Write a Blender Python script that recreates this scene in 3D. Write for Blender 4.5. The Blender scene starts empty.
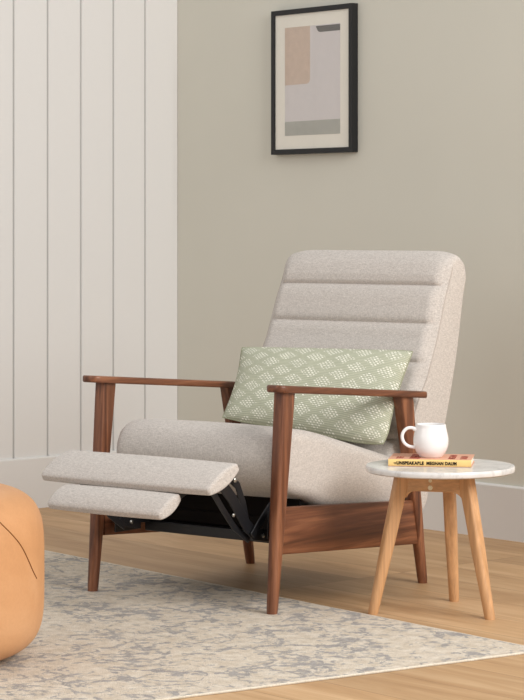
import bpy, bmesh, math, random
from mathutils import Vector, Matrix, noise
random.seed(7)
PI = math.pi
SC = bpy.context.scene
COL = SC.collection

# ------------------------------------------------------------------ helpers
def lin(r, g, b):
    f = lambda c: (c/255/12.92) if c/255 <= .04045 else ((c/255+.055)/1.055)**2.4
    return (f(r), f(g), f(b), 1.0)

def link(name, bm, mat, parent=None, smooth=True, bevel=0.0, angle=35):
    bmesh.ops.recalc_face_normals(bm, faces=bm.faces)
    me = bpy.data.meshes.new(name)
    bm.to_mesh(me); bm.free()
    if mat: me.materials.append(mat)
    o = bpy.data.objects.new(name, me)
    COL.objects.link(o)
    if parent: o.parent = parent
    if bevel:
        m = o.modifiers.new('bevel', 'BEVEL'); m.width = bevel; m.segments = 3
        m.limit_method = 'ANGLE'; m.angle_limit = math.radians(30)
    if smooth:
        for p in me.polygons: p.use_smooth = True
        me.set_sharp_from_angle(angle=math.radians(angle))
    return o

def tag(o, label=None, cat=None, group=None, kind=None):
    if label: o['label'] = label
    if cat: o['category'] = cat
    if group: o['group'] = group
    if kind: o['kind'] = kind
    return o

def empty(name, loc, rz=0):
    o = bpy.data.objects.new(name, None)
    o.empty_display_size = .1
    o.location = loc; o.rotation_euler = (0, 0, rz)
    COL.objects.link(o)
    return o

def box(bm, x0, x1, y0, y1, z0, z1):
    v = [bm.verts.new(p) for p in ((x0,y0,z0),(x1,y0,z0),(x1,y1,z0),(x0,y1,z0),(x0,y0,z1),(x1,y0,z1),(x1,y1,z1),(x0,y1,z1))]
    for f in ((3,2,1,0),(4,5,6,7),(0,1,5,4),(1,2,6,5),(2,3,7,6),(3,0,4,7)):
        bm.faces.new([v[i] for i in f])

def loft(bm, rings, cap=True, close=True):
    R = [[bm.verts.new(p) for p in r] for r in rings]
    n = len(R[0])
    for a, b in zip(R, R[1:]):
        for i in range(n if close else n-1):
            j = (i+1) % n
            bm.faces.new((a[i], a[j], b[j], b[i]))
    if cap:
        bm.faces.new(R[0]); bm.faces.new(R[-1])
    return R

def rrect(hx, hy, r, seg=4):
    """rounded rectangle outline, half sizes hx hy"""
    r = min(r, hx*.999, hy*.999)
    out = []
    for cx, cy, a0 in ((hx-r, hy-r, 0), (-hx+r, hy-r, 90), (-hx+r, -hy+r, 180), (hx-r, -hy+r, 270)):
        for k in range(seg+1):
            a = math.radians(a0 + 90*k/seg)
            out.append((cx + r*math.cos(a), cy + r*math.sin(a)))
    return out

def tube(bm, pts, rad, seg=10, cap=True):
    pts = [Vector(p) for p in pts]
    rings = []
    prev = None
    for i, p in enumerate(pts):
        t = (pts[min(i+1, len(pts)-1)] - pts[max(i-1, 0)]).normalized()
        if prev is None:
            u = t.orthogonal().normalized()
        else:
            u = (prev - t*prev.dot(t)).normalized()
        prev = u
        w = t.cross(u)
        r = rad[i] if isinstance(rad, (list, tuple)) else rad
        rings.append([p + (u*math.cos(a) + w*math.sin(a))*r for a in (2*PI*k/seg for k in range(seg))])
    loft(bm, rings, cap)

def lathe(bm, prof, seg=48, cx=0, cy=0):
    rings = []
    for r, z in prof:
        rings.append([(cx + max(r, 1e-4)*math.cos(2*PI*k/seg), cy + max(r, 1e-4)*math.sin(2*PI*k/seg), z) for k in range(seg)])
    loft(bm, rings, cap=True)

def catmull(pts, n=8, closed=False):
    out = []
    N = len(pts)
    P = [Vector(p) for p in pts]
    rng = range(N) if closed else range(N-1)
    for i in rng:
        if closed:
            a, b, c, d = P[(i-1) % N], P[i], P[(i+1) % N], P[(i+2) % N]
        else:
            a, b, c, d = P[max(i-1, 0)], P[i], P[i+1], P[min(i+2, N-1)]
        for k in range(n):
            t = k/n
            out.append(.5*((2*b) + (c-a)*t + (2*a-5*b+4*c-d)*t*t + (3*b-a-3*c+d)*t**3))
    if not closed: out.append(P[-1])
    return out

def roundcube(bm, hx, hy, hz, r, n=14, f=None):
    """soft box centred on 0; f(p)->p deforms it"""
    def samples(h):
        inner = h-r
        s = [-h + r*(1-math.cos(PI/2*k/5)) for k in range(5)]
        m = max(2, n)
        mid = [-inner + 2*inner*k/m for k in range(m+1)]
        return s + mid + [-x for x in reversed(s)]
    X, Y, Z = samples(hx), samples(hy), samples(hz)
    cache = {}
    def V(x, y, z):
        k = (round(x, 6), round(y, 6), round(z, 6))
        if k not in cache:
            p = Vector((x, y, z))
            q = Vector((max(-hx+r, min(hx-r, x)), max(-hy+r, min(hy-r, y)), max(-hz+r, min(hz-r, z))))
            d = p-q
            if d.length > 1e-9: p = q + d.normalized()*r
            if f: p = Vector(f(p))
            cache[k] = bm.verts.new(p)
        return cache[k]
    def quad(pts):
        vs = [V(*p) for p in pts]
        if len(set(vs)) == 4: bm.faces.new(vs)
    for z in (-hz, hz):
        for i in range(len(X)-1):
            for j in range(len(Y)-1):
                quad(((X[i],Y[j],z),(X[i+1],Y[j],z),(X[i+1],Y[j+1],z),(X[i],Y[j+1],z)))
    for y in (-hy, hy):
        for i in range(len(X)-1):
            for j in range(len(Z)-1):
                quad(((X[i],y,Z[j]),(X[i+1],y,Z[j]),(X[i+1],y,Z[j+1]),(X[i],y,Z[j+1])))
    for x in (-hx, hx):
        for i in range(len(Y)-1):
            for j in range(len(Z)-1):
                quad(((x,Y[i],Z[j]),(x,Y[i+1],Z[j]),(x,Y[i+1],Z[j+1]),(x,Y[i],Z[j+1])))

# ------------------------------------------------------------------ materials
class M:
    def __init__(s, name, rough=.6, spec=.5):
        s.m = bpy.data.materials.new(name); s.m.use_nodes = True
        s.t = s.m.node_tree; s.n = s.t.nodes; s.l = s.t.links
        s.b = s.n['Principled BSDF']
        s.b.inputs['Roughness'].default_value = rough
        s.b.inputs['Specular IOR Level'].default_value = spec
    def node(s, typ, **kw):
        n = s.n.new(typ)
        for k, v in kw.items():
            if k in n.inputs: n.inputs[k].default_value = v
            else: setattr(n, k, v)
        return n
    def coord(s, scale=(1,1,1), rot=(0,0,0), loc=(0,0,0), which='Object'):
        tc = s.n.new('ShaderNodeTexCoord'); mp = s.n.new('ShaderNodeMapping')
        mp.inputs['Scale'].default_value = scale; mp.inputs['Rotation'].default_value = rot; mp.inputs['Location'].default_value = loc
        s.l.new(tc.outputs[which], mp.inputs['Vector'])
        return mp.outputs['Vector']
    def noise(s, vec, scale, detail=4, rough=.55, dist=0):
        n = s.n.new('ShaderNodeTexNoise')
        n.inputs['Scale'].default_value = scale; n.inputs['Detail'].default_value = detail
        n.inputs['Roughness'].default_value = rough; n.inputs['Distortion'].default_value = dist
        s.l.new(vec, n.inputs['Vector'])
        return n.outputs['Fac']
    def ramp(s, fac, stops):
        r = s.n.new('ShaderNodeValToRGB')
        el = r.color_ramp.elements
        while len(el) < len(stops): el.new(.5)
        for e, (p, c) in zip(el, stops):
            e.position = p; e.color = c if len(c) == 4 else (*c, 1)
        s.l.new(fac, r.inputs['Fac'])
        return r.outputs['Color']
    def mix(s, fac, a, b, mode='MIX'):
        n = s.n.new('ShaderNodeMix'); n.data_type = 'RGBA'; n.blend_type = mode
        for sock, v in ((0, fac), (6, a), (7, b)):
            if hasattr(v, 'links') or isinstance(v, bpy.types.NodeSocket): s.l.new(v, n.inputs[sock])
            else: n.inputs[sock].default_value = v
        return n.outputs[2]
    def math(s, op, a, b=None, c=None, clamp=False):
        n = s.n.new('ShaderNodeMath'); n.operation = op; n.use_clamp = clamp
        for i, v in enumerate((a, b, c)):
            if v is None: continue
            if isinstance(v, bpy.types.NodeSocket): s.l.new(v, n.inputs[i])
            else: n.inputs[i].default_value = v
        return n.outputs[0]
    def bump(s, h, strength=.3, dist=.002):
        n = s.n.new('ShaderNodeBump'); n.inputs['Strength'].default_value = strength; n.inputs['Distance'].default_value = dist
        s.l.new(h, n.inputs['Height']); s.l.new(n.outputs['Normal'], s.b.inputs['Normal'])
    def color(s, c):
        if isinstance(c, bpy.types.NodeSocket): s.l.new(c, s.b.inputs['Base Color'])
        else: s.b.inputs['Base Color'].default_value = c
        return s

def plain(name, rgb, rough=.5, spec=.5, metal=0, grain=.03):
    m = M(name, rough, spec)
    v = m.coord()
    n = m.noise(v, 40, 3)
    a = lin(*rgb); k = 1-grain*2
    m.color(m.ramp(n, [(.3, (a[0]*k, a[1]*k, a[2]*k, 1)), (.7, a)]))
    m.b.inputs['Metallic'].default_value = metal
    return m.m

def wood(name, dark, mid, light, axis, rough=.4, freq=1.0, seed=0):
    m = M(name, rough, .45)
    sc = [34*freq]*3; sc[axis] = 1.7*freq
    v = m.coord(tuple(sc), loc=(seed*3.1, seed*1.7, seed*.9))
    a = m.noise(v, 1.0, 6, .6, .6)
    sc2 = [150*freq]*3; sc2[axis] = 4*freq
    v2 = m.coord(tuple(sc2))
    b = m.noise(v2, 1.0, 4, .6, .2)
    c = m.ramp(a, [(.32, lin(*dark)), (.5, lin(*mid)), (.68, lin(*light))])
    fine = m.ramp(b, [(.3, (.72,.72,.72,1)), (.65, (1.06,1.06,1.06,1))])
    m.color(m.mix(.8, c, fine, 'MULTIPLY'))
    m.bump(b, .12, .001)
    return m.m

def linen(name, lo, hi, scale=1.0):
    m = M(name, .95, .15)
    vx = m.coord((90*scale, 90*scale, 520*scale)); vz = m.coord((520*scale, 520*scale, 80*scale))
    a = m.noise(vx, 1.0, 3, .6); b = m.noise(vz, 1.0, 3, .6)
    big = m.noise(m.coord(), 260, 4, .7)
    s = m.math('ADD', m.math('MULTIPLY', m.math('ADD', a, b), .33), m.math('MULTIPLY', big, .34))
    m.color(m.ramp(s, [(.38, lin(*lo)), (.62, lin(*hi))]))
    m.bump(s, .35, .002)
    m.b.inputs['Sheen Weight'].default_value = .15
    return m.m

MAT = {}
MAT['linen'] = linen('oatmeal_linen', (170,162,155), (214,206,198))
W_D, W_M, W_L = (74,41,26), (114,69,46), (158,104,72)
MAT['walnut_z'] = wood('walnut_vertical', W_D, W_M, W_L, 2, .38, 1, 1)
MAT['walnut_y'] = wood('walnut_lengthwise', W_D, W_M, W_L, 1, .38, 1, 2)
MAT['walnut_x'] = wood('walnut_crosswise', W_D, W_M, W_L, 0, .38, 1, 4)
MAT['oak_z'] = wood('oak_vertical', (196,148,102), (206,158,112), (215,169,125), 2, .45, .8, 3)
MAT['oak_x'] = wood('oak_crosswise', (196,148,102), (206,158,112), (215,169,125), 0, .45, .8, 5)
MAT['black_metal'] = plain('black_painted_steel', (26,26,29), .38, .5)
MAT['black_cloth'] = plain('black_lining_cloth', (24,21,20), .95, .1)
MAT['steel'] = plain('zinc_bolt', (180,178,172), .3, .6, .9)
MAT['brass'] = plain('brass_screw', (232,220,190), .4, .6, .3)
MAT['china'] = plain('white_glazed_china', (240,237,235), .16, .5, grain=.005)
MAT['black_frame'] = plain('black_frame_wood', (24,24,26), .45, .4)
MAT['mat_board'] = plain('cream_mat_board', (234,229,217), .9, .2, grain=.01)
MAT['art_ground'] = plain('pale_mauve_print', (214,208,206), .9, .2, grain=.02)
MAT['art_tan'] = plain('tan_print', (208,187,170), .9, .2, grain=.05)
MAT['art_dark'] = plain('charcoal_print', (104,102,98), .9, .2, grain=.05)
MAT['art_grey'] = plain('grey_green_print', (176,175,166), .9, .2, grain=.05)
MAT['white_paint'] = plain('white_wall_paint', (219,217,214), .6, .3, grain=.004)
MAT['base_paint'] = plain('white_trim_paint', (220,218,215), .5, .35, grain=.004)
MAT['groove'] = plain('panel_groove_paint', (186,185,182), .8, .2, grain=.01)
MAT['spine'] = plain('yellow_book_cloth', (236,200,130), .6, .3, grain=.02)
MAT['cover'] = plain('salmon_book_cover', (222,166,138), .5, .3, grain=.04)
MAT['ink'] = plain('black_ink', (30,22,18), .7, .2)
MAT['red_ink'] = plain('dark_red_ink', (150,62,48), .7, .2)
MAT['pages'] = plain('book_pages', (236,228,210), .9, .1, grain=.06)
MAT['thread'] = plain('shaded_crease_thread', (150,140,131), .95, .1)  # darker than the linen: crease shade put into the thread colour
MAT['side_thread'] = plain('oatmeal_thread', (186,176,167), .95, .1)
MAT['seam_thread'] = plain('dark_leather_seam', (142,94,54), .8, .2)

def m_wall():
    m = M('greige_wall_paint', .85, .2)
    v = m.coord()
    n = m.noise(v, 1.2, 3)
    f = m.noise(v, 220, 3)
    m.color(m.ramp(n, [(.3, lin(208,205,193)), (.7, lin(212,209,197))]))
    m.bump(f, .06, .001)
    return m.m
MAT['wall'] = m_wall()

WALL_ANG = math.atan2(.7526, -.658)     # direction of the right wall going away

def m_floor():
    m = M('oak_plank_floor', .5, .35)
    # x along the planks (parallel to the right wall)
    v = m.coord(rot=(0, 0, -WALL_ANG))
    br = m.n.new('ShaderNodeTexBrick')
    br.offset = .37; br.offset_frequency = 1
    br.inputs['Scale'].default_value = 1.0
    br.inputs['Brick Width'].default_value = 1.9
    br.inputs['Row Height'].default_value = .19
    br.inputs['Mortar Size'].default_value = .0012
    br.inputs['Mortar Smooth'].default_value = .3
    br.inputs['Bias'].default_value = 0
    br.inputs['Color1'].default_value = (0,0,0,1); br.inputs['Color2'].default_value = (1,1,1,1)
    br.inputs['Mortar'].default_value = (.5,.5,.5,1)
    m.l.new(v, br.inputs['Vector'])
    tone = br.outputs['Color']
    # grain, shifted per plank
    sep = m.n.new('ShaderNodeSeparateXYZ'); m.l.new(v, sep.inputs[0])
    comb = m.n.new('ShaderNodeCombineXYZ')
    m.l.new(m.math('MULTIPLY', sep.outputs[0], 1.3), comb.inputs[0])
    m.l.new(m.math('MULTIPLY', sep.outputs[1], 11), comb.inputs[1])
    m.l.new(m.math('MULTIPLY', tone, 37), comb.inputs[2])
    g1 = m.noise(comb.outputs[0], 1.0, 6, .62, 1.2)
    comb2 = m.n.new('ShaderNodeCombineXYZ')
    m.l.new(m.math('MULTIPLY', sep.outputs[0], 5), comb2.inputs[0])
    m.l.new(m.math('MULTIPLY', sep.outputs[1], 130), comb2.inputs[1])
    m.l.new(m.math('MULTIPLY', tone, 11), comb2.inputs[2])
    g2 = m.noise(comb2.outputs[0], 1.0, 4, .6, .3)
    c = m.ramp(g1, [(.26, lin(170,133,94)), (.5, lin(190,154,114)), (.74, lin(206,173,134))])
    t = m.ramp(tone, [(0, (.84,.82,.80,1)), (1, (1.08,1.07,1.06,1))])
    c = m.mix(1.0, c, t, 'MULTIPLY')
    f = m.ramp(g2, [(.3, (.84,.83,.82,1)), (.65, (1.04,1.04,1.04,1))])
    c = m.mix(.45, c, f, 'MULTIPLY')
    c = m.mix(m.math('MULTIPLY', br.outputs['Fac'], .75), c, lin(110,78,52))
    m.color(c)
    m.bump(g2, .1, .001)
    return m.m
MAT['floor'] = m_floor()

def m_rug():
    m = M('distressed_rug_weave', .98, .05)
    v = m.coord(rot=(0, 0, -WALL_ANG))
    big = m.noise(v, 5.5, 5, .62, .5)
    mid = m.noise(v, 19, 6, .72, 1.4)
    fine = m.noise(m.coord((1,1,1), rot=(0,0,-WALL_ANG), loc=(5,3,0)), 42, 5, .75, .6)
    # faded floral lace lines
    vo = m.n.new('ShaderNodeTexVoronoi'); vo.feature = 'DISTANCE_TO_EDGE'; vo.inputs['Scale'].default_value = 9
    wn = m.n.new('ShaderNodeTexNoise'); wn.inputs['Scale'].default_value = 7; wn.inputs['Detail'].default_value = 4
    m.l.new(v, wn.inputs['Vector'])
    add = m.n.new('ShaderNodeVectorMath'); add.operation = 'MULTIPLY_ADD'
    m.l.new(wn.outputs['Color'], add.inputs[0]); add.inputs[1].default_value = (.28,.28,.28); m.l.new(v, add.inputs[2])
    m.l.new(add.outputs[0], vo.inputs['Vector'])
    lines = m.ramp(vo.outputs['Distance'], [(.0, (1,1,1,1)), (.12, (0,0,0,1))])
    s = m.math('ADD', m.math('MULTIPLY', big, .42), m.math('MULTIPLY', mid, .58))
    s = m.math('ADD', s, m.math('MULTIPLY', lines, .085))
    s = m.math('ADD', s, m.math('MULTIPLY', m.math('SUBTRACT', fine, .5), .36))
    base = m.ramp(m.noise(v, 26, 4, .7), [(.3, lin(200,186,167)), (.5, lin(214,202,186)), (.72, lin(226,217,204))])
    blue = m.ramp(fine, [(.3, lin(132,130,132)), (.7, lin(172,168,166))])
    k = m.ramp(s, [(.53, (0,0,0,1)), (.585, (.85,.85,.85,1))])
    c = m.mix(k, base, blue)
    # weave ribs
    w = m.n.new('ShaderNodeTexWave'); w.wave_type = 'BANDS'; w.bands_direction = 'X'
    w.inputs['Scale'].default_value = 42; w.inputs['Distortion'].default_value = 3; w.inputs['Detail'].default_value = 2; w.inputs['Detail Scale'].default_value = 6
    m.l.new(v, w.inputs['Vector'])
    knots = m.noise(v, 85, 4, .85)
    rib = m.math('ADD', m.math('MULTIPLY', w.outputs['Fac'], .5), m.math('MULTIPLY', knots, .8))
    c = m.mix(.8, c, m.ramp(rib, [(.3, (.70,.69,.67,1)), (.85, (1.10,1.09,1.07,1))]), 'MULTIPLY')
    m.color(c)
    m.bump(rib, .6, .004)
    return m.m
MAT['rug'] = m_rug()
MAT['rug_edge'] = linen('cream_rug_binding', (200,190,172), (228,220,204), .5)

def m_marble():
    m = M('white_marble', .22, .5)
    v = m.coord()
    n = m.noise(v, 7, 8, .6, 1.8)
    d = m.math('ABSOLUTE', m.math('SUBTRACT', n, .5))
    veins = m.ramp(d, [(.0, (.28,.28,.28,1)), (.05, (0,0,0,1))])
    cloud = m.ramp(m.noise(v, 10, 5), [(.3, lin(206,204,202)), (.65, lin(236,234,231))])
    m.color(m.mix(veins, cloud, lin(150,148,146)))
    return m.m
MAT['marble'] = m_marble()

def m_leather():
    m = M('tan_leather', .5, .35)
    v = m.coord()
    big = m.noise(v, 5, 5, .6, .4); f = m.noise(v, 160, 4, .6)
    c = m.ramp(big, [(.3, lin(196,143,97)), (.5, lin(206,152,105)), (.72, lin(214,163,118))])
    c = m.mix(.5, c, m.ramp(f, [(.3, (.92,.91,.9,1)), (.7, (1.03,1.03,1.03,1))]), 'MULTIPLY')
    m.color(c); m.bump(f, .12, .001)
    return m.m
MAT['leather'] = m_leather()

def m_pillow():
    """sage cloth, fine ribs, white stitched diamonds in a staggered grid; runs in the pillow's UV (metres)"""
    m = M('sage_stitched_cloth', .95, .1)
    v = m.coord(which='UV')
    wob = m.n.new('ShaderNodeTexNoise'); wob.inputs['Scale'].default_value = 28; m.l.new(v, wob.inputs['Vector'])
    wa = m.n.new('ShaderNodeVectorMath'); wa.operation = 'MULTIPLY_ADD'
    m.l.new(wob.outputs['Color'], wa.inputs[0]); wa.inputs[1].default_value = (.010, .006, 0); m.l.new(v, wa.inputs[2])
    sep0 = m.n.new('ShaderNodeSeparateXYZ'); m.l.new(v, sep0.inputs[0]); V0 = sep0.outputs[1]; v = wa.outputs[0]
    sep = m.n.new('ShaderNodeSeparateXYZ'); m.l.new(v, sep.inputs[0])
    U, V = sep.outputs[0], sep.outputs[1]
    PX, PY = .100, .064
    def clusters(ox, oy):
        du = m.math('SUBTRACT', m.math('MULTIPLY', m.math('FRACT', m.math('ADD', m.math('DIVIDE', U, PX), ox)), PX), PX/2)
        dv = m.math('SUBTRACT', m.math('MULTIPLY', m.math('FRACT', m.math('ADD', m.math('DIVIDE', V, PY), oy)), PY), PY/2)
        r = m.math('ADD', m.math('DIVIDE', m.math('ABSOLUTE', du), .036), m.math('DIVIDE', m.math('ABSOLUTE', dv), .0225))
        return m.math('LESS_THAN', r, 1.0)
    cl = m.math('MAXIMUM', clusters(0, 0), clusters(.5, .5))
    # dashes: staggered rows
    sx, sy = .0122, .0066
    row = m.math('FLOOR', m.math('DIVIDE', V, sy))
    odd = m.math('MULTIPLY', m.math('MODULO', row, 2), .5)
    fu = m.math('FRACT', m.math('ADD', m.math('DIVIDE', U, sx), odd))
    fv = m.math('FRACT', m.math('DIVIDE', V, sy))
    du = m.math('ABSOLUTE', m.math('SUBTRACT', m.math('ADD', fu, m.math('MULTIPLY', fv, .35)), .67))
    dv = m.math('ABSOLUTE', m.math('SUBTRACT', fv, .5))
    dash = m.math('MULTIPLY', m.math('LESS_THAN', du, .28), m.math('LESS_THAN', dv, .27))
    st = m.math('MULTIPLY', cl, dash)
    nz = m.noise(m.coord((1,1,1)), 60, 4, .7)
    st = m.math('MULTIPLY', st, m.ramp(nz, [(.38, (.35,.35,.35,1)), (.5, (1,1,1,1))]))
    rib = m.math('ADD', m.math('MULTIPLY', m.math('SINE', m.math('MULTIPLY', V0, 2*PI/.0060)), .5), .5)
    base = m.ramp(rib, [(0, lin(164,166,146)), (1, lin(190,191,170))])
    base = m.mix(.6, base, m.ramp(nz, [(.3, (.9,.9,.88,1)), (.7, (1.06,1.06,1.05,1))]), 'MULTIPLY')
    m.color(m.mix(st, base, lin(238,236,222)))
    m.bump(m.math('ADD', m.math('MULTIPLY', rib, .35), st), .5, .0015)
    return m.m
MAT['sage'] = m_pillow()

# ------------------------------------------------------------------ camera
F = 2300.0
cam_d = bpy.data.cameras.new('camera'); cam = bpy.data.objects.new('camera', cam_d)
COL.objects.link(cam); SC.camera = cam
cam.location = (0, 0, 1.05); cam.rotation_euler = (PI/2, 0, 0)
cam_d.sensor_fit = 'VERTICAL'; cam_d.sensor_height = 24.0
cam_d.lens = F/700*24.0
cam_d.shift_y = -(350-228)/700; cam_d.shift_x = 0
cam_d.clip_start = .05; cam_d.clip_end = 60

# ------------------------------------------------------------------ the room
PC = Vector((-.332, 9.08, 0))           # the corner
RD = Vector((.658, -.7526, 0)).normalized()   # along the right wall, towards the camera
LD = Vector((-.7525, -.6586, 0)).normalized() # along the left wall, towards the camera
WH = 2.75

def wall_frame(o, xdir, ydir):
    """place o so local x runs along the wall and local y points into the room"""
    z = Vector((0, 0, 1))
    mtx = Matrix((( xdir.x, ydir.x, 0, PC.x), (xdir.y, ydir.y, 0, PC.y), (0, 0, 1, 0), (0, 0, 0, 1)))
    o.matrix_world = mtx
bm = bmesh.new(); box(bm, -3.2, 5.2, -.5, 9.9, -.05, 0)
tag(link('floor', bm, MAT['floor'], smooth=False), kind='structure')

# right wall: plain painted
bm = bmesh.new(); box(bm, -.12, 5.6, -.12, 0, 0, WH)
wr = link('wall_right', bm, MAT['wall'], smooth=False); tag(wr, kind='structure'); wall_frame(wr, RD, LD)
# left wall: vertical boards with grooves between them
LEFTN = RD                              # room side of the left wall
bm = bmesh.new()
t0, pitch = 0.0, .1556
edges = [0.0] + [.1636 + pitch*k for k in range(22)]
g = .0035
box(bm, -.12, edges[-1], -.12, -.006, 0, WH)
wl = link('wall_left', bm, MAT['groove'], smooth=False); tag(wl, kind='structure'); wall_frame(wl, LD, LEFTN)
bm = bmesh.new()
for a, b in zip(edges, edges[1:]):
    x0, x1 = a + (g if a else 0), b - g
    prof = [(x0, -.008), (x0, -.003), (x0+.003, 0), (x1-.003, 0), (x1, -.003), (x1, -.008)]
    loft(bm, [[(x, y, .15) for x, y in prof], [(x, y, WH) for x, y in prof]])
pb = link('wall_panelling', bm, MAT['white_paint'], wl, smooth=False)

def baseboard(name, x0, x1, xd, yd, h, th, parent=None):
    bm = bmesh.new()
    prof = [(0, 0), (th, 0), (th, h-.006), (th-.002, h-.002), (th-.006, h), (0, h)]
    loft(bm, [[(x, y, z) for y, z in prof] for x in (x0, x1)])
    o = link(name, bm, MAT['base_paint'], smooth=False); tag(o, kind='structure'); wall_frame(o, xd, yd)
    return o
baseboard('baseboard_left', 0.0, edges[-1], LD, LEFTN, .192, .014)
baseboard('baseboard_right', .014, 5.6, RD, LD, .183, .016)

# ------------------------------------------------------------------ rug
def at(px, py, z=0.0):
    Y = F*(1.05-z)/(py-228); return Vector(((px-262)/F*Y, Y, z))
rc = Vector((.699, 5.700, 0))            # visible corner
d1 = Vector((-.624, .781, 0)); d2 = Vector((-.840, -.543, 0)).normalized()
RL, RW = 2.62, 2.2
cs = [rc, rc + d1*RL, rc + d1*RL + d2*RW, rc + d2*RW]
def rugbox(bm, cs, z0, z1, n=1):
    lo = [bm.verts.new((c.x, c.y, z0)) for c in cs]; hi = [bm.verts.new((c.x, c.y, z1)) for c in cs]
    bm.faces.new(lo[::-1]); bm.faces.new(hi)
    for i in range(4): bm.faces.new((lo[i], lo[(i+1) % 4], hi[(i+1) % 4], hi[i]))
bm = bmesh.new(); rugbox(bm, [c - rc for c in cs], 0.0, .005)
rug = link('area_rug', bm, MAT['rug'], smooth=False); rug.location = rc
tag(rug, 'cream and blue-grey distressed rug lying on the oak floor', 'rug')
bm = bmesh.new()
# bound edge: a slightly wavy roll along each side
for i in range(4):
    a, b = cs[i]-rc, cs[(i+1) % 4]-rc
    n = 90; pts = []
    side = Vector((b.y-a.y, a.x-b.x, 0)).normalized()
    for k in range(n+1):
        p = a.lerp(b, k/n)
        w = .0025*noise.noise(Vector((p.x*9, p.y*9, i)))
        pts.append((p.x + side.x*w, p.y + side.y*w, .0030))
    tube(bm, pts, .0030, 6)
link('rug_binding', bm, MAT['rug_edge'], rug)

# ------------------------------------------------------------------ the recliner
CA = math.atan2(-.6136, .7896)
chair = empty('recliner_armchair', (-.005, 6.707, 0), CA)
tag(chair, 'walnut framed recliner with oatmeal linen cushions and footrest extended', 'armchair')

def leg_mesh(name, top, bot, st, bottom_z):
    """st: list of (fraction from top, half x, half y, corner radius)"""
    bm = bmesh.new(); rings = []
    for f, hx, hy, r in st:
        c = Vector(top).lerp(Vector(bot), f)
        rings.append([(c.x+x, c.y+y, c.z) for x, y in rrect(hx, hy, r, 4)])
    loft(bm, rings)
    return link(name, bm, MAT['walnut_z'], chair)
LX = .318
for s in (1, -1):
    fz = .0012
    LX = .318 if s > 0 else .330; fy = 0 if s > 0 else -.005
    ft = leg_mesh('leg', (s*LX, -.300+fy, .606), (s*LX, -.357+fy, fz),
             [(0, .0175, .0275, .005), (.12, .0175, .0255, .005), (.3, .0175, .0225, .006), (.55, .0170, .0195, .008), (.8, .0165, .0170, .013), (.97, .0155, .0155, .0145), (1, .0142, .0142, .0135)], fz)
    leg_mesh('leg', (s*LX, .268, .573), (s*LX, .374, 0),
             [(0, .0175, .031, .005), (.15, .0175, .027, .005), (.35, .0175, .0225, .006), (.6, .0170, .0195, .008), (.8, .0160, .0170, .013), (.97, .0148, .0150, .0140), (1, .0135, .0137, .0130)], 0)
    # armrest: tapered board with rounded nose
    bm = bmesh.new(); rings = []
    yf, yr = (-.354, .366) if s > 0 else (-.384, .366)
    n = 40
    for k in range(n+1):
        y = yf + (yr-yf)*(1-math.cos(PI*k/n))/2
        zc = .6155 - (y+.37)*.0785
        hw = .033 - .004*max(0, (y-.1)/.3)
        # round the plan of both ends
        re = .026
        if y-yf < re: hw = hw-re*.9 + re*.9*math.sqrt(max(0, 1-((re-(y-yf))/re)**2)); 
        if yr-y < re*.7: hw = hw-re*.7 + re*.7*math.sqrt(max(0, 1-((re*.7-(yr-y))/(re*.7))**2))
        ht = .0100
        e = min(y-yf, yr-y)
        if e < .006: ht = .0095*(.55+.45*math.sqrt(max(0, 1-((.006-e)/.006)**2)))
        hw = max(hw, .003)
        rings.append([(s*LX + x, y, zc + z) for x, z in rrect(hw, ht, .006, 4)])
    loft(bm, rings)
    link('armrest', bm, MAT['walnut_y'], chair)
    # side rail
    bm = bmesh.new(); rings = []
    for y in (-.322, -.2, 0, .2, .345):
        zt = .286 - (y+.25)*.064; zb = .157 - (y+.25)*.064
        rings.append([(s*(LX-.002)+x, y, (zt+zb)/2+z) for x, z in rrect(.011, (zt-zb)/2, .004, 3)])
    loft(bm, rings)
    link('side_rail', bm, MAT['walnut_y'], chair)
# rear stretcher
bm = bmesh.new(); box(bm, -.305, .305, .305, .327, .13, .20)
link('rear_rail', bm, MAT['walnut_x'], chair, bevel=.003)

# soft solid made from a (y,z) outline swept along x, its ends rounded off by insetting
def sweep_cushion(bm, outline, hw, r, nx=22, crown=None, corner=None):
    """outline: fn(fade)->closed list of (y,z); fade 1 in the middle and 0 at the ends"""
    xs = [-hw + r*(1-math.cos(PI/2*k/6)) for k in range(6)]
    mid = [-hw+r + 2*(hw-r)*k/nx for k in range(nx+1)]
    xs = xs + mid + [-x for x in reversed(xs)]
    rings = []
    for x in xs:
        ed = hw-abs(x)
        ins = 0 if ed >= r else r - math.sqrt(max(0, r*r-(r-ed)**2))
        fade = min(1, max(0, (ed-.006)/.022)); fade = fade*fade*(3-2*fade)
        P = outline(fade)
        N = len(P)
        area = sum(P[i][0]*P[(i+1) % N][1]-P[(i+1) % N][0]*P[i][1] for i in range(N))
        sg = 1 if area > 0 else -1
        ring = []
        for i in range(N):
            a, b = Vector(P[(i-3) % N]), Vector(P[(i+3) % N])
            t = (b-a)
            if t.length < 1e-9: t = Vector((1, 0))
            t.normalize()
            nrm = Vector((t.y, -t.x))*sg      # outward
            q = Vector(P[i]) - nrm*ins
            if crown: q = q + nrm*crown(x/hw, i/N)
            ring.append((x, q.x, q.y))
        rings.append(ring)
    loft(bm, rings)

# seat cushion
seat_pts = [(-.150,.292),(-.235,.316),(-.290,.345),(-.314,.390),(-.312,.435),(-.288,.474),(-.24,.492),(-.17,.488),(-.08,.470),(.02,.444),(.12,.418),(.25,.384),(.36,.352),(.42,.32),(.43,.26),(.40,.205),(.30,.195),(.1,.215),(-.06,.255)]
seat_c = [(p.x, p.y) for p in catmull([Vector((a, b, 0)) for a, b in seat_pts], 5, True)]
bm = bmesh.new()
sweep_cushion(bm, lambda f: seat_c, .296, .032, crown=lambda u, v: .006*(1-u*u))
link('seat_cushion', bm, MAT['linen'], chair)

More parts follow.
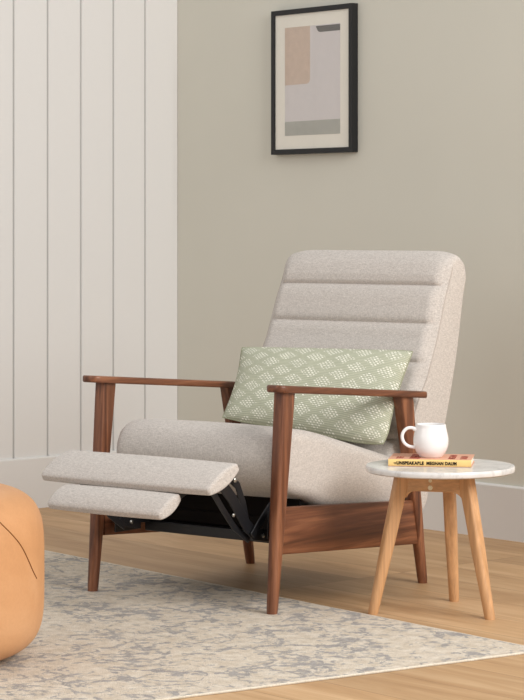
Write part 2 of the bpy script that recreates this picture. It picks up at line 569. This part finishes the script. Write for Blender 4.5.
# backrest: wedge sided block with a channelled front
front_line = [(.280,.36),(.312,.43),(.360,.53),(.412,.602),(.466,.714),(.510,.837),(.540,.900)]
def front_at(z):
    for (y0, z0), (y1, z1) in zip(front_line, front_line[1:]):
        if z <= z1: return y0 + (y1-y0)*(z-z0)/(z1-z0)
    return front_line[-1][0]
seams_z = [.425, .533, .645, .760, .876]
def back_outline(f):
    P = []
    zs = [.36 + (.905-.36)*k/76 for k in range(77)]
    for z in zs:
        y = front_at(z)
        # puffed channels: deep crease at each seam line
        lo = max([s for s in seams_z if s <= z], default=.33); hi = min([s for s in seams_z if s > z], default=.99)
        u = (z-lo)/(hi-lo)
        puff = math.sqrt(max(0, 1-abs(2*u-1)**5))
        P.append((y - .018*puff*f + .010*(1-f)*0 + .004*(1-f), z + .003*puff*f))
    # rounded top
    top = catmull([Vector((P[-1][0], P[-1][1], 0)), Vector((.556 - .012*f, .948, 0)), Vector((.580, .976, 0)), Vector((.612, .977, 0)), Vector((.642, .948, 0)), Vector((.650, .900, 0))], 6)
    P += [(p.x, p.y) for p in top[1:]]
    rear = catmull([Vector((.650,.900,0)), Vector((.632,.829,0)), Vector((.598,.667,0)), Vector((.546,.493,0)), Vector((.49,.35,0)), Vector((.445,.235,0))], 8)
    P += [(p.x, p.y) for p in rear[1:]]
    bot = catmull([Vector((.445,.235,0)), Vector((.42,.205,0)), Vector((.37,.215,0)), Vector((.325,.27,0)), Vector((.30,.36,0))], 5)
    P += [(p.x, p.y) for p in bot[1:-1]]
    return P
bm = bmesh.new()
def back_crown(u, v):
    return 0
sweep_cushion(bm, back_outline, .293, .014, nx=44)
# round the upper corners seen from the front
for v in bm.verts:
    e = abs(v.co.x)
    if v.co.z > .86 and e > .20:
        k = min(1, (e-.20)/.093); h = (v.co.z-.86)/.11
        v.co.z -= .016*h*k**2.6
def bx_(x, z):
    k = min(1, max(0, (z-.34)/.10)); k = k*k*(3-2*k)
    hw = .291 + .020*k
    lf = (.018 + .05*max(0, .876-z))*k if x < 0 else 0
    return x/.293*(hw+lf) - (.009 if x < 0 else .013)*k
for v in bm.verts: v.co.x = bx_(v.co.x, v.co.z)
link('backrest', bm, MAT['linen'], chair, angle=60)
# seam piping along both sides of the channelled front
for s in (-1, 1):
    bm = bmesh.new()
    pts = []
    for z in [.40 + (.93-.40)*k/30 for k in range(31)]:
        pts.append((bx_(s*.2925, z), front_at(min(z, .9)) + .016 + max(0, z-.9)*.35, z))
    tube(bm, pts, .0022, 6)
    link('side_seam', bm, MAT['side_thread'], chair)
# pulled thread in each channel crease, coloured darker to paint in its shade
for z in seams_z[1:]:
    bm = bmesh.new()
    pts = [(bx_(-.266 + .532*k/20, z), front_at(z) + .001, z) for k in range(21)]
    tube(bm, pts, .0022, 6)
    link('channel_seam', bm, MAT['thread'], chair)

# footrest pads
def pad(name, cy, cz, L, T, hw, tilt, rr=.009):
    bm = bmesh.new()
    c, s_ = math.cos(tilt), math.sin(tilt)
    def f(p):
        x, y, z = p
        u = x/hw; w = y/(L/2)
        z = z*(1 + .12*(1-u*u))*(1.12 - .62*w*w)         # crowned, thin towards both long edges
        x = x - .004*u*(w*w)
        y = y*(1 - .04*u*u)
        Y = y*c - z*s_; Z = y*s_ + z*c
        return (x, cy + Y, cz + Z)
    roundcube(bm, hw, L/2, T/2, rr, 16, f)
    return link(name, bm, MAT['linen'], chair, angle=80)
pad('footrest_pad', -.543, .3835, .147, .040, .306, math.radians(25))
pad('footrest_extension', -.645, .313, .104, .035, .206, math.radians(29))

# mechanism
def plate(name, pts, x, th=.006, w=.022, parent=chair, mat='black_metal'):
    """flat bar following (y,z) points in the plane x"""
    bm = bmesh.new()
    P = [Vector((0, a, b)) for a, b in pts]
    L, R = [], []
    for i, p in enumerate(P):
        t = (P[min(i+1, len(P)-1)]-P[max(i-1, 0)]).normalized()
        nrm = Vector((0, -t.z, t.y))*(w/2)
        if i == 0: p = p - t*w*.35
        if i == len(P)-1: p = p + t*w*.35
        L.append(p+nrm); R.append(p-nrm)
    out = L + R[::-1]
    loft(bm, [[(x-th/2, q.y, q.z) for q in out], [(x+th/2, q.y, q.z) for q in out]])
    o = link(name, bm, MAT[mat], parent, bevel=.0015, smooth=False)
    return o
def rivet(x, y, z, r=.006, parent=chair, s=1):
    bm = bmesh.new()
    rings = []
    for d, rr in ((0, r), (.003, r), (.0045, r*.7), (.005, r*.15)):
        rings.append([(x + s*d, y + rr*math.cos(2*PI*k/12), z + rr*math.sin(2*PI*k/12)) for k in range(12)])
    loft(bm, rings)
    link('rivet', bm, MAT['steel'], parent)
for s in (1, -1):
    x = s*.240
    a = plate('linkage_arm', [(-.268,.200),(-.335,.212),(-.372,.243),(-.432,.318),(-.505,.388)], x, .005, .034)
    rivet(x+.0025, -.480, .362, .005, a); rivet(x+.0025, -.300, .205, .006, a)
    b = plate('linkage_arm', [(-.345,.198),(-.405,.236),(-.455,.290),(-.515,.360)], x-.014*s, .005, .018)
    rivet(x+.010, -.440, .275, .005, b)
    c = plate('linkage_arm', [(-.362,.250),(-.376,.300),(-.400,.350),(-.455,.388)], x-.007*s, .005, .022)
    rivet(x+.004, -.425, .368, .007, c)
    d = plate('linkage_arm', [(-.350,.215),(-.280,.280),(-.200,.335)], x+.008, .005, .020)
    e = plate('extension_bracket', [(-.655,.290),(-.610,.302),(-.575,.335),(-.530,.352),(-.470,.338)], s*.176, .006, .018)
    rivet(s*.176+.003, -.480, .340, .007, e)
    plate('side_plate', [(-.285,.235),(-.10,.222),(.20,.205)], s*.268, .005, .075)
    h = plate('hanger_bracket', [(-.30,.195),(-.22,.195)], s*.285, .006, .045)
    rivet(s*.285+.003, -.26, .200, .006, h)
bm = bmesh.new(); box(bm, -.285, .300, -.185, -.160, .165, .195)
link('crossbar', bm, MAT['black_metal'], chair, bevel=.003)
bm = bmesh.new(); box(bm, -.262, .262, -.06, -.04, .175, .20)
link('crossbar', bm, MAT['black_metal'], chair, bevel=.003)
bm = bmesh.new(); box(bm, -.262, .262, -.165, .30, .198, .235); 
link('seat_lining', bm, MAT['black_cloth'], chair, bevel=.004)
bm = bmesh.new(); box(bm, -.262, .262, -.158, -.146, .180, .30)
link('front_seat_board', bm, MAT['black_cloth'], chair, bevel=.002)

# ------------------------------------------------------------------ throw pillow
pil = empty('throw_pillow_base', (0, 0, 0))
bpy.data.objects.remove(pil)
def CW(lx, ly, z):
    return Vector((-.005 + .7896*lx + .6136*ly, 6.707 - .6136*lx + .7896*ly, z))
BL, BR = CW(-.232, .105, .474), CW(.318, .185, .408)
TL, TR = CW(-.272, .255, .688), CW(.316, .335, .694)
org = (BL+BR)/2
bm = bmesh.new(); uvl = bm.loops.layers.uv.new('UVMap')
NU, NV = 60, 34
nrm = ((BR-BL).cross(TL-BL)).normalized()
if nrm.y > 0: nrm = -nrm
Wd, Ht = (BR-BL).length, (TL-BL).length
grid = {}
def pp(u, v, side):
    # sides bow inward between pointed corners
    uu = 2*u-1; vv = 2*v-1
    iu = .045*(1-vv**2)**1*abs(uu)**3*(1 if uu > 0 else -1)
    iv = .045*(1-uu**4)*abs(vv)**3*(1 if vv > 0 else -1)
    cr = max(0, abs(uu)**2+abs(vv)**2-1.35)
    iu += .030*cr*cr*(1 if uu > 0 else -1); iv += .12*cr*cr*(1 if vv > 0 else -1)
    if uu > 0 and vv < 0: iu += .05*cr; iv -= .06*cr
    a = u - iu/2*1.2; b = v - iv/2*1.1
    p = BL.lerp(BR, a).lerp(TL.lerp(TR, a), b)
    t = (max(0, 1-abs(uu)**2.6)**.55)*(max(0, 1-abs(vv)**2.4)**.60)
    wr_ = .004*noise.noise(Vector((u*6, v*4, side*3)))*t
    th = (.058 if side > 0 else .095)*t + wr_
    return p + nrm*side*th - org
uvs = {}
for side in (1, -1):
    for i in range(NU+1):
        for j in range(NV+1):
            edge = i in (0, NU) or j in (0, NV)
            key = (i, j, 0 if edge else side)
            if key in grid: continue
            u = .5-.5*math.cos(PI*i/NU)*.5 - .25*(1-2*i/NU)*1 if False else i/NU
            u = .5 + .5*math.sin(PI/2*(2*i/NU-1))*.45 + .5*(2*i/NU-1)*.55
            v = .5 + .5*math.sin(PI/2*(2*j/NV-1))*.45 + .5*(2*j/NV-1)*.55
            vt = bm.verts.new(pp(u, v, side)); grid[key] = vt; uvs[vt] = (u*Wd*1.06, v*Ht*1.2)
for side in (1, -1):
    for i in range(NU):
        for j in range(NV):
            vs = []
            for a, b in ((i, j), (i+1, j), (i+1, j+1), (i, j+1)):
                e = a in (0, NU) or b in (0, NV)
                vs.append(grid[(a, b, 0 if e else side)])
            f = bm.faces.new(vs)
            for l in f.loops: l[uvl].uv = uvs[l.vert]
pil = link('throw_pillow', bm, MAT['sage'], angle=80)
pil.location = org
tag(pil, 'sage green lumbar pillow with white stitched diamonds leaning on the recliner back', 'pillow')
# welt around the rim
bm = bmesh.new()
pts = []
for k in range(60): pts.append(pp(k/60, 0, 0))
for k in range(34): pts.append(pp(1, k/34, 0))
for k in range(60): pts.append(pp(1-k/60, 1, 0))
for k in range(35): pts.append(pp(0, 1-k/34, 0))
tube(bm, pts, .0018, 6)
MAT['sage_edge'] = plain('sage_pillow_edge', (162,164,138), .95, .1, grain=.08)
link('pillow_edge', bm, MAT['sage_edge'], pil)

# ------------------------------------------------------------------ side table
TC = Vector((.489, 6.313, 0)); TZ = .3995
tab = empty('side_table', TC)
tag(tab, 'round side table with white marble top and three splayed oak legs', 'side table')
bm = bmesh.new()
lathe(bm, [(.0, TZ-.018), (.199, TZ-.018), (.2035, TZ-.015), (.205, TZ-.009), (.2045, TZ-.003), (.2025, TZ), (0, TZ)], 96)
link('tabletop', bm, MAT['marble'], tab, angle=40)
feet = [Vector((-.188, -.060, 0)), Vector((.123, -.141, 0)), Vector((.052, .161, 0))]
topp = [Vector((-.104, -.028, 0)), Vector((.063, -.076, 0)), Vector((.030, .092, 0))]
tops = []
ZT = TZ-.018
for f, top in zip(feet, topp):
    rad = f.normalized(); tan = Vector((-rad.y, rad.x, 0))
    tops.append(top)
    bm = bmesh.new(); rings = []
    for t, hr, ht, r in ((0, .0185, .0160, .004), (.10, .0182, .0160, .004), (.25, .0178, .0160, .006), (.5, .0172, .0165, .009), (.8, .0152, .0152, .0130), (.985, .0140, .0140, .0130), (1, .0128, .0128, .0120)):
        c = Vector((top.x, top.y, ZT)).lerp(Vector((f.x, f.y, 0)), t)
        rings.append([c + rad*x + tan*y for x, y in rrect(hr, ht, r, 4)])
    loft(bm, rings)
    link('leg', bm, MAT['oak_z'], tab)
for i in range(3):
    a, b = tops[i], tops[(i+1) % 3]
    d = (b-a).normalized(); nrm2 = Vector((d.y, -d.x, 0)); L = (b-a).length
    bm = bmesh.new()
    # board with an arched underside that flows into the legs
    P = []
    n = 24
    for k in range(n+1):
        u = k/n
        e = min(u, 1-u)*L
        zb = ZT-.049 - (.020*(1-min(1, max(0, e-.006)/.028))**2)
        P.append((u*L, zb))
    ring = [(x, z) for x, z in P] + [(L, ZT-.0005), (0, ZT-.0005)]
    loft(bm, [[a + d*x + nrm2*s_*.009 + Vector((0, 0, z)) for x, z in ring] for s_ in (-1, 1)])
    ap = link('apron', bm, MAT['oak_x'], tab, bevel=.0015)
    if i == 0:
        out = nrm2 if nrm2.y < 0 else -nrm2
        for off, zz, rr, mt in ((0, ZT-.038, .0068, 'brass'), (0, ZT-.019, .0048, 'brass')):
            c = a.lerp(b, .45) + out*.0088 + Vector((0, 0, zz))
            bm = bmesh.new(); rings = []
            for dd, q in ((0, rr), (.002, rr), (.003, rr*.75), (.0018, rr*.35), (.0018, .0002)):
                rings.append([c + out*dd + d*(q*math.cos(2*PI*k/16)) + Vector((0, 0, q*math.sin(2*PI*k/16))) for k in range(16)])
            loft(bm, rings)
            link('screw', bm, MAT[mt], ap)

# ------------------------------------------------------------------ book
bo = Vector((.3445, 6.277, TZ+.0005))
book = empty('hardcover_book', bo, math.atan2(-.034, .2235))
tag(book, 'yellow-spined book with salmon cover lying flat on the marble table', 'book')
BW, BD, BH = .226, .155, .0205
bm = bmesh.new()
box(bm, 0, BW, 0.002, BD, BH-.0022, BH)
link('front_cover', bm, MAT['cover'], book, smooth=False, bevel=.0006)
bm = bmesh.new(); box(bm, 0, BW, 0.002, BD, 0, .0022)
link('back_cover', bm, MAT['cover'], book, smooth=False, bevel=.0006)
bm = bmesh.new(); rings = []
for x in (0, BW):
    rings.append([(x, -.0035*math.cos(a)+.0035, BH/2 + BH/2*math.sin(a)) for a in [math.radians(-90+180*k/10) for k in range(11)]] + [(x, .0045, BH), (x, .0045, 0)])
loft(bm, rings); link('spine', bm, MAT['spine'], book, angle=40)
spine_o = book.children[-1]
bm = bmesh.new(); box(bm, .003, BW-.003, .004, BD-.004, .0022, BH-.0022)
link('page_block', bm, MAT['pages'], book, smooth=False)

def text_mesh(name, s, size, mat, parent, loc, rot, offset=0.0, sx=1.0, depth=.0002):
    cu = bpy.data.curves.new(name, 'FONT'); cu.body = s; cu.size = size; cu.offset = offset; cu.extrude = depth
    cu.space_character = 1.06
    t = bpy.data.objects.new(name, cu); COL.objects.link(t)
    bpy.context.view_layer.update()
    me = bpy.data.meshes.new_from_object(t.evaluated_get(bpy.context.evaluated_depsgraph_get()))
    bpy.data.objects.remove(t); bpy.data.curves.remove(cu)
    xs = [v.co.x for v in me.vertices]; w = max(xs)-min(xs); x0 = min(xs)
    for v in me.vertices: v.co.x = (v.co.x-x0)*sx
    me.materials.clear(); me.materials.append(mat)
    o = bpy.data.objects.new(name, me); COL.objects.link(o); o.parent = parent
    o.location = loc; o.rotation_euler = rot
    return o, w*sx
def fit_text(name, s, size, mat, parent, loc, rot, width, offset):
    o, w = text_mesh(name, s, size, mat, parent, loc, rot, offset)
    for v in o.data.vertices: v.co.x *= width/w
    return o
R90 = (PI/2, 0, 0)
zs_ = .0055
fit_text('spine_text', 'THE', .0065, MAT['ink'], spine_o, (.0150, -.0003, zs_+.001), R90, .0068, .0001)
fit_text('spine_text', 'UNSPEAKABLE', .0118, MAT['ink'], spine_o, (.0228, -.0003, zs_), R90, .0745, .0006)
fit_text('spine_text', 'MEGHAN DAUM', .0118, MAT['ink'], spine_o, (.1045, -.0003, zs_), R90, .0820, .0006)
cov = book.children[0]
RT = (0, 0, PI/2)
fit_text('cover_text', 'THE', .026, MAT['red_ink'], cov, (.038, .012, BH+.0001), RT, .05, .0008)
fit_text('cover_text', 'UNSPEAKABLE', .040, MAT['red_ink'], cov, (.084, .010, BH+.0001), RT, .134, .0010)
fit_text('cover_text', 'MEGHAN', .026, MAT['red_ink'], cov, (.180, .014, BH+.0001), RT, .11, .0008)
fit_text('cover_text', 'DAUM', .026, MAT['red_ink'], cov, (.212, .014, BH+.0001), RT, .08, .0008)

# ------------------------------------------------------------------ mug
mz = TZ+.0005+BH+.0006
mug = empty('coffee_mug', (.4645, 6.325, mz))
tag(mug, 'rounded white china mug standing on the closed book', 'mug')
bm = bmesh.new()
prof = [(0,.002),(.024,.002),(.026,0),(.030,.0),(.033,.003),(.041,.014),(.0465,.028),(.0485,.042),(.0475,.056),(.0445,.070),(.0420,.081),(.0412,.0885),
        (.0400,.0900),(.0388,.0885),(.0395,.080),(.0420,.069),(.0445,.055),(.0450,.042),(.043,.030),(.037,.016),(.028,.007),(0,.006)]
pr = catmull([Vector((a, b, 0)) for a, b in prof], 3)
lathe(bm, [(max(p.x, 0), p.y) for p in pr], 64)
body = link('mug_body', bm, MAT['china'], mug, angle=70)
bm = bmesh.new()
hp = [(-.0400,.0740),(-.0520,.0800),(-.0660,.0785),(-.0765,.0680),(-.0795,.0545),(-.0745,.0400),(-.0640,.0310),(-.0510,.0275),(-.0425,.0275)]
hp = catmull([Vector((a, -.008, b)) for a, b in hp], 6)
tube(bm, hp, [.0046 if 4 < i < len(hp)-5 else .0058 for i in range(len(hp))], 12)
link('handle', bm, MAT['china'], mug, angle=70)

# ------------------------------------------------------------------ picture on the right wall
pic = empty('framed_picture', (0, 0, 0))
tag(pic, 'black framed abstract print with tan and grey blocks hung on the wall', 'picture')
px0, px1, pz0, pz1 = .590, 1.031, 1.324, 1.861
m4 = Matrix(((RD.x, LD.x, 0, PC.x), (RD.y, LD.y, 0, PC.y), (0, 0, 1, 0), (0, 0, 0, 1))) @ Matrix.Translation((px0, 0, pz0))
pic.matrix_world = m4
PW, PH = px1-px0, pz1-pz0
bw = .0185
bm = bmesh.new()
out = [(0,0),(PW,0),(PW,PH),(0,PH)]; inn = [(bw,bw),(PW-bw,bw),(PW-bw,PH-bw),(bw,PH-bw)]
rings = [[(x, .001, z) for x, z in out], [(x, .030, z) for x, z in out], [(x, .030, z) for x, z in inn], [(x, .020, z) for x, z in inn], [(x, .001, z) for x, z in inn]]
R_ = loft(bm, rings, cap=False)
for i in range(4):
    j = (i+1) % 4; bm.faces.new((R_[0][i], R_[0][j], R_[-1][j], R_[-1][i]))
link('frame', bm, MAT['black_frame'], pic, smooth=False)
bm = bmesh.new(); box(bm, bw, PW-bw, .010, .0238, bw, PH-bw)
matb = link('mat_board', bm, MAT['mat_board'], pic, smooth=False)
def art(name, poly, y, mat):
    bm = bmesh.new()
    poly = [(u*PW, PH-v*PH) for u, v in poly]
    loft(bm, [[(x, y-.0006, z) for x, z in poly], [(x, y, z) for x, z in poly]])
    link(name, bm, MAT[mat], matb, smooth=False)
art('print', [(.164,.124),(.845,.124),(.845,.872),(.164,.872)], .0244, 'art_ground')
c = [(.164,.124),(.478,.124),(.478,.47)]
for k in range(1, 8):
    a = PI/2*k/7; c.append((.478-.045+.045*math.cos(a), .487+.033*math.sin(a)))
c.append((.164,.522))
art('tan_shape', c, .0248, 'art_tan')
art('charcoal_shape', [(.548,.131),(.845,.131),(.845,.174),(.60,.174),(.575,.166)], .0248, 'art_dark')
art('grey_band', [(.164,.776),(.845,.772),(.845,.872),(.164,.872)], .0248, 'art_grey')
g_ = M('picture_glass', .05, .5)
tr_ = g_.n.new('ShaderNodeBsdfTransparent'); gl_ = g_.n.new('ShaderNodeBsdfGlossy'); gl_.inputs['Roughness'].default_value = .05
mx_ = g_.n.new('ShaderNodeMixShader'); mx_.inputs[0].default_value = .05
g_.l.new(tr_.outputs[0], mx_.inputs[1]); g_.l.new(gl_.outputs[0], mx_.inputs[2]); g_.l.new(mx_.outputs[0], g_.n['Material Output'].inputs['Surface'])
g_.n.remove(g_.b)
bm = bmesh.new(); box(bm, bw, PW-bw, .0262, .0272, bw, PH-bw)
link('glass', bm, g_.m, pic, smooth=False)

# ------------------------------------------------------------------ leather pouf
PR = .355
pouf = empty('leather_pouf', (-.885, 5.59, .005))
tag(pouf, 'round tan leather pouf on the rug at the left edge of the photo', 'pouf')
bm = bmesh.new()
HZ = .420
prof = []
n = 40
for k in range(n+1):
    a = -PI/2 + PI*k/n
    ca, sa = math.cos(a), math.sin(a)
    e1 = .34; e2 = .46
    r = PR*abs(ca)**e1
    z = HZ/2 + HZ/2*math.copysign(abs(sa)**e2, sa)
    prof.append((r, z))
# flatten the pole spacing a little
lathe(bm, prof, 96)
body = link('pouf_body', bm, MAT['leather'], pouf, angle=80)
def pouf_pt(th, z, out=.0):
    s_ = (z-HZ/2)/(HZ/2); sa = math.copysign(abs(s_)**(1/.46), s_); ca = math.sqrt(max(0, 1-sa*sa))
    r = PR*ca**.34 + out
    return Vector((r*math.cos(th), r*math.sin(th), z))
# curved seams, like the panels of a ball
sk = [(.402,-.84),(.377,-.707),(.350,-.635),(.324,-.555),(.294,-.465),(.252,-.365),(.226,-.30),(.206,-.235)]
sk = catmull([Vector((a, b, 0)) for a, b in sk], 6)
for off in (0, PI/2, PI, 3*PI/2):
    bm = bmesh.new()
    tube(bm, [pouf_pt(off + p.y, p.x, .0003) for p in sk], .0014, 6)
    link('seam', bm, MAT['seam_thread'], body)

# ------------------------------------------------------------------ light
w = bpy.data.worlds.new('world'); SC.world = w; w.use_nodes = True
bg = w.node_tree.nodes['Background']; bg.inputs['Color'].default_value = (.98, .99, 1.0, 1); bg.inputs['Strength'].default_value = .60
def area(name, loc, target, size, power, color=(1, 1, 1), sy=None):
    l = bpy.data.lights.new(name, 'AREA'); l.energy = power; l.color = color
    l.shape = 'RECTANGLE'; l.size = size; l.size_y = sy or size
    o = bpy.data.objects.new(name, l); COL.objects.link(o); o.location = loc
    o.rotation_euler = (Vector(target)-Vector(loc)).to_track_quat('-Z', 'Y').to_euler()
    return o
area('left_fill_light', (-3.6, 4.2, 2.5), (0, 7.0, .4), 2.2, 30, (1, .98, .95))  # added weak fill lamp on the left, stands for no real window
area('softbox_light', (3.0, 3.4, 3.0), (-.3, 7.4, .6), 2.5, 228, (1, .985, .97))

SC.view_settings.view_transform = 'Standard'
SC.view_settings.look = 'None'
SC.view_settings.exposure = 0
SC.cycles.max_bounces = 8
try: SC.cycles.use_denoising = True
except Exception: pass
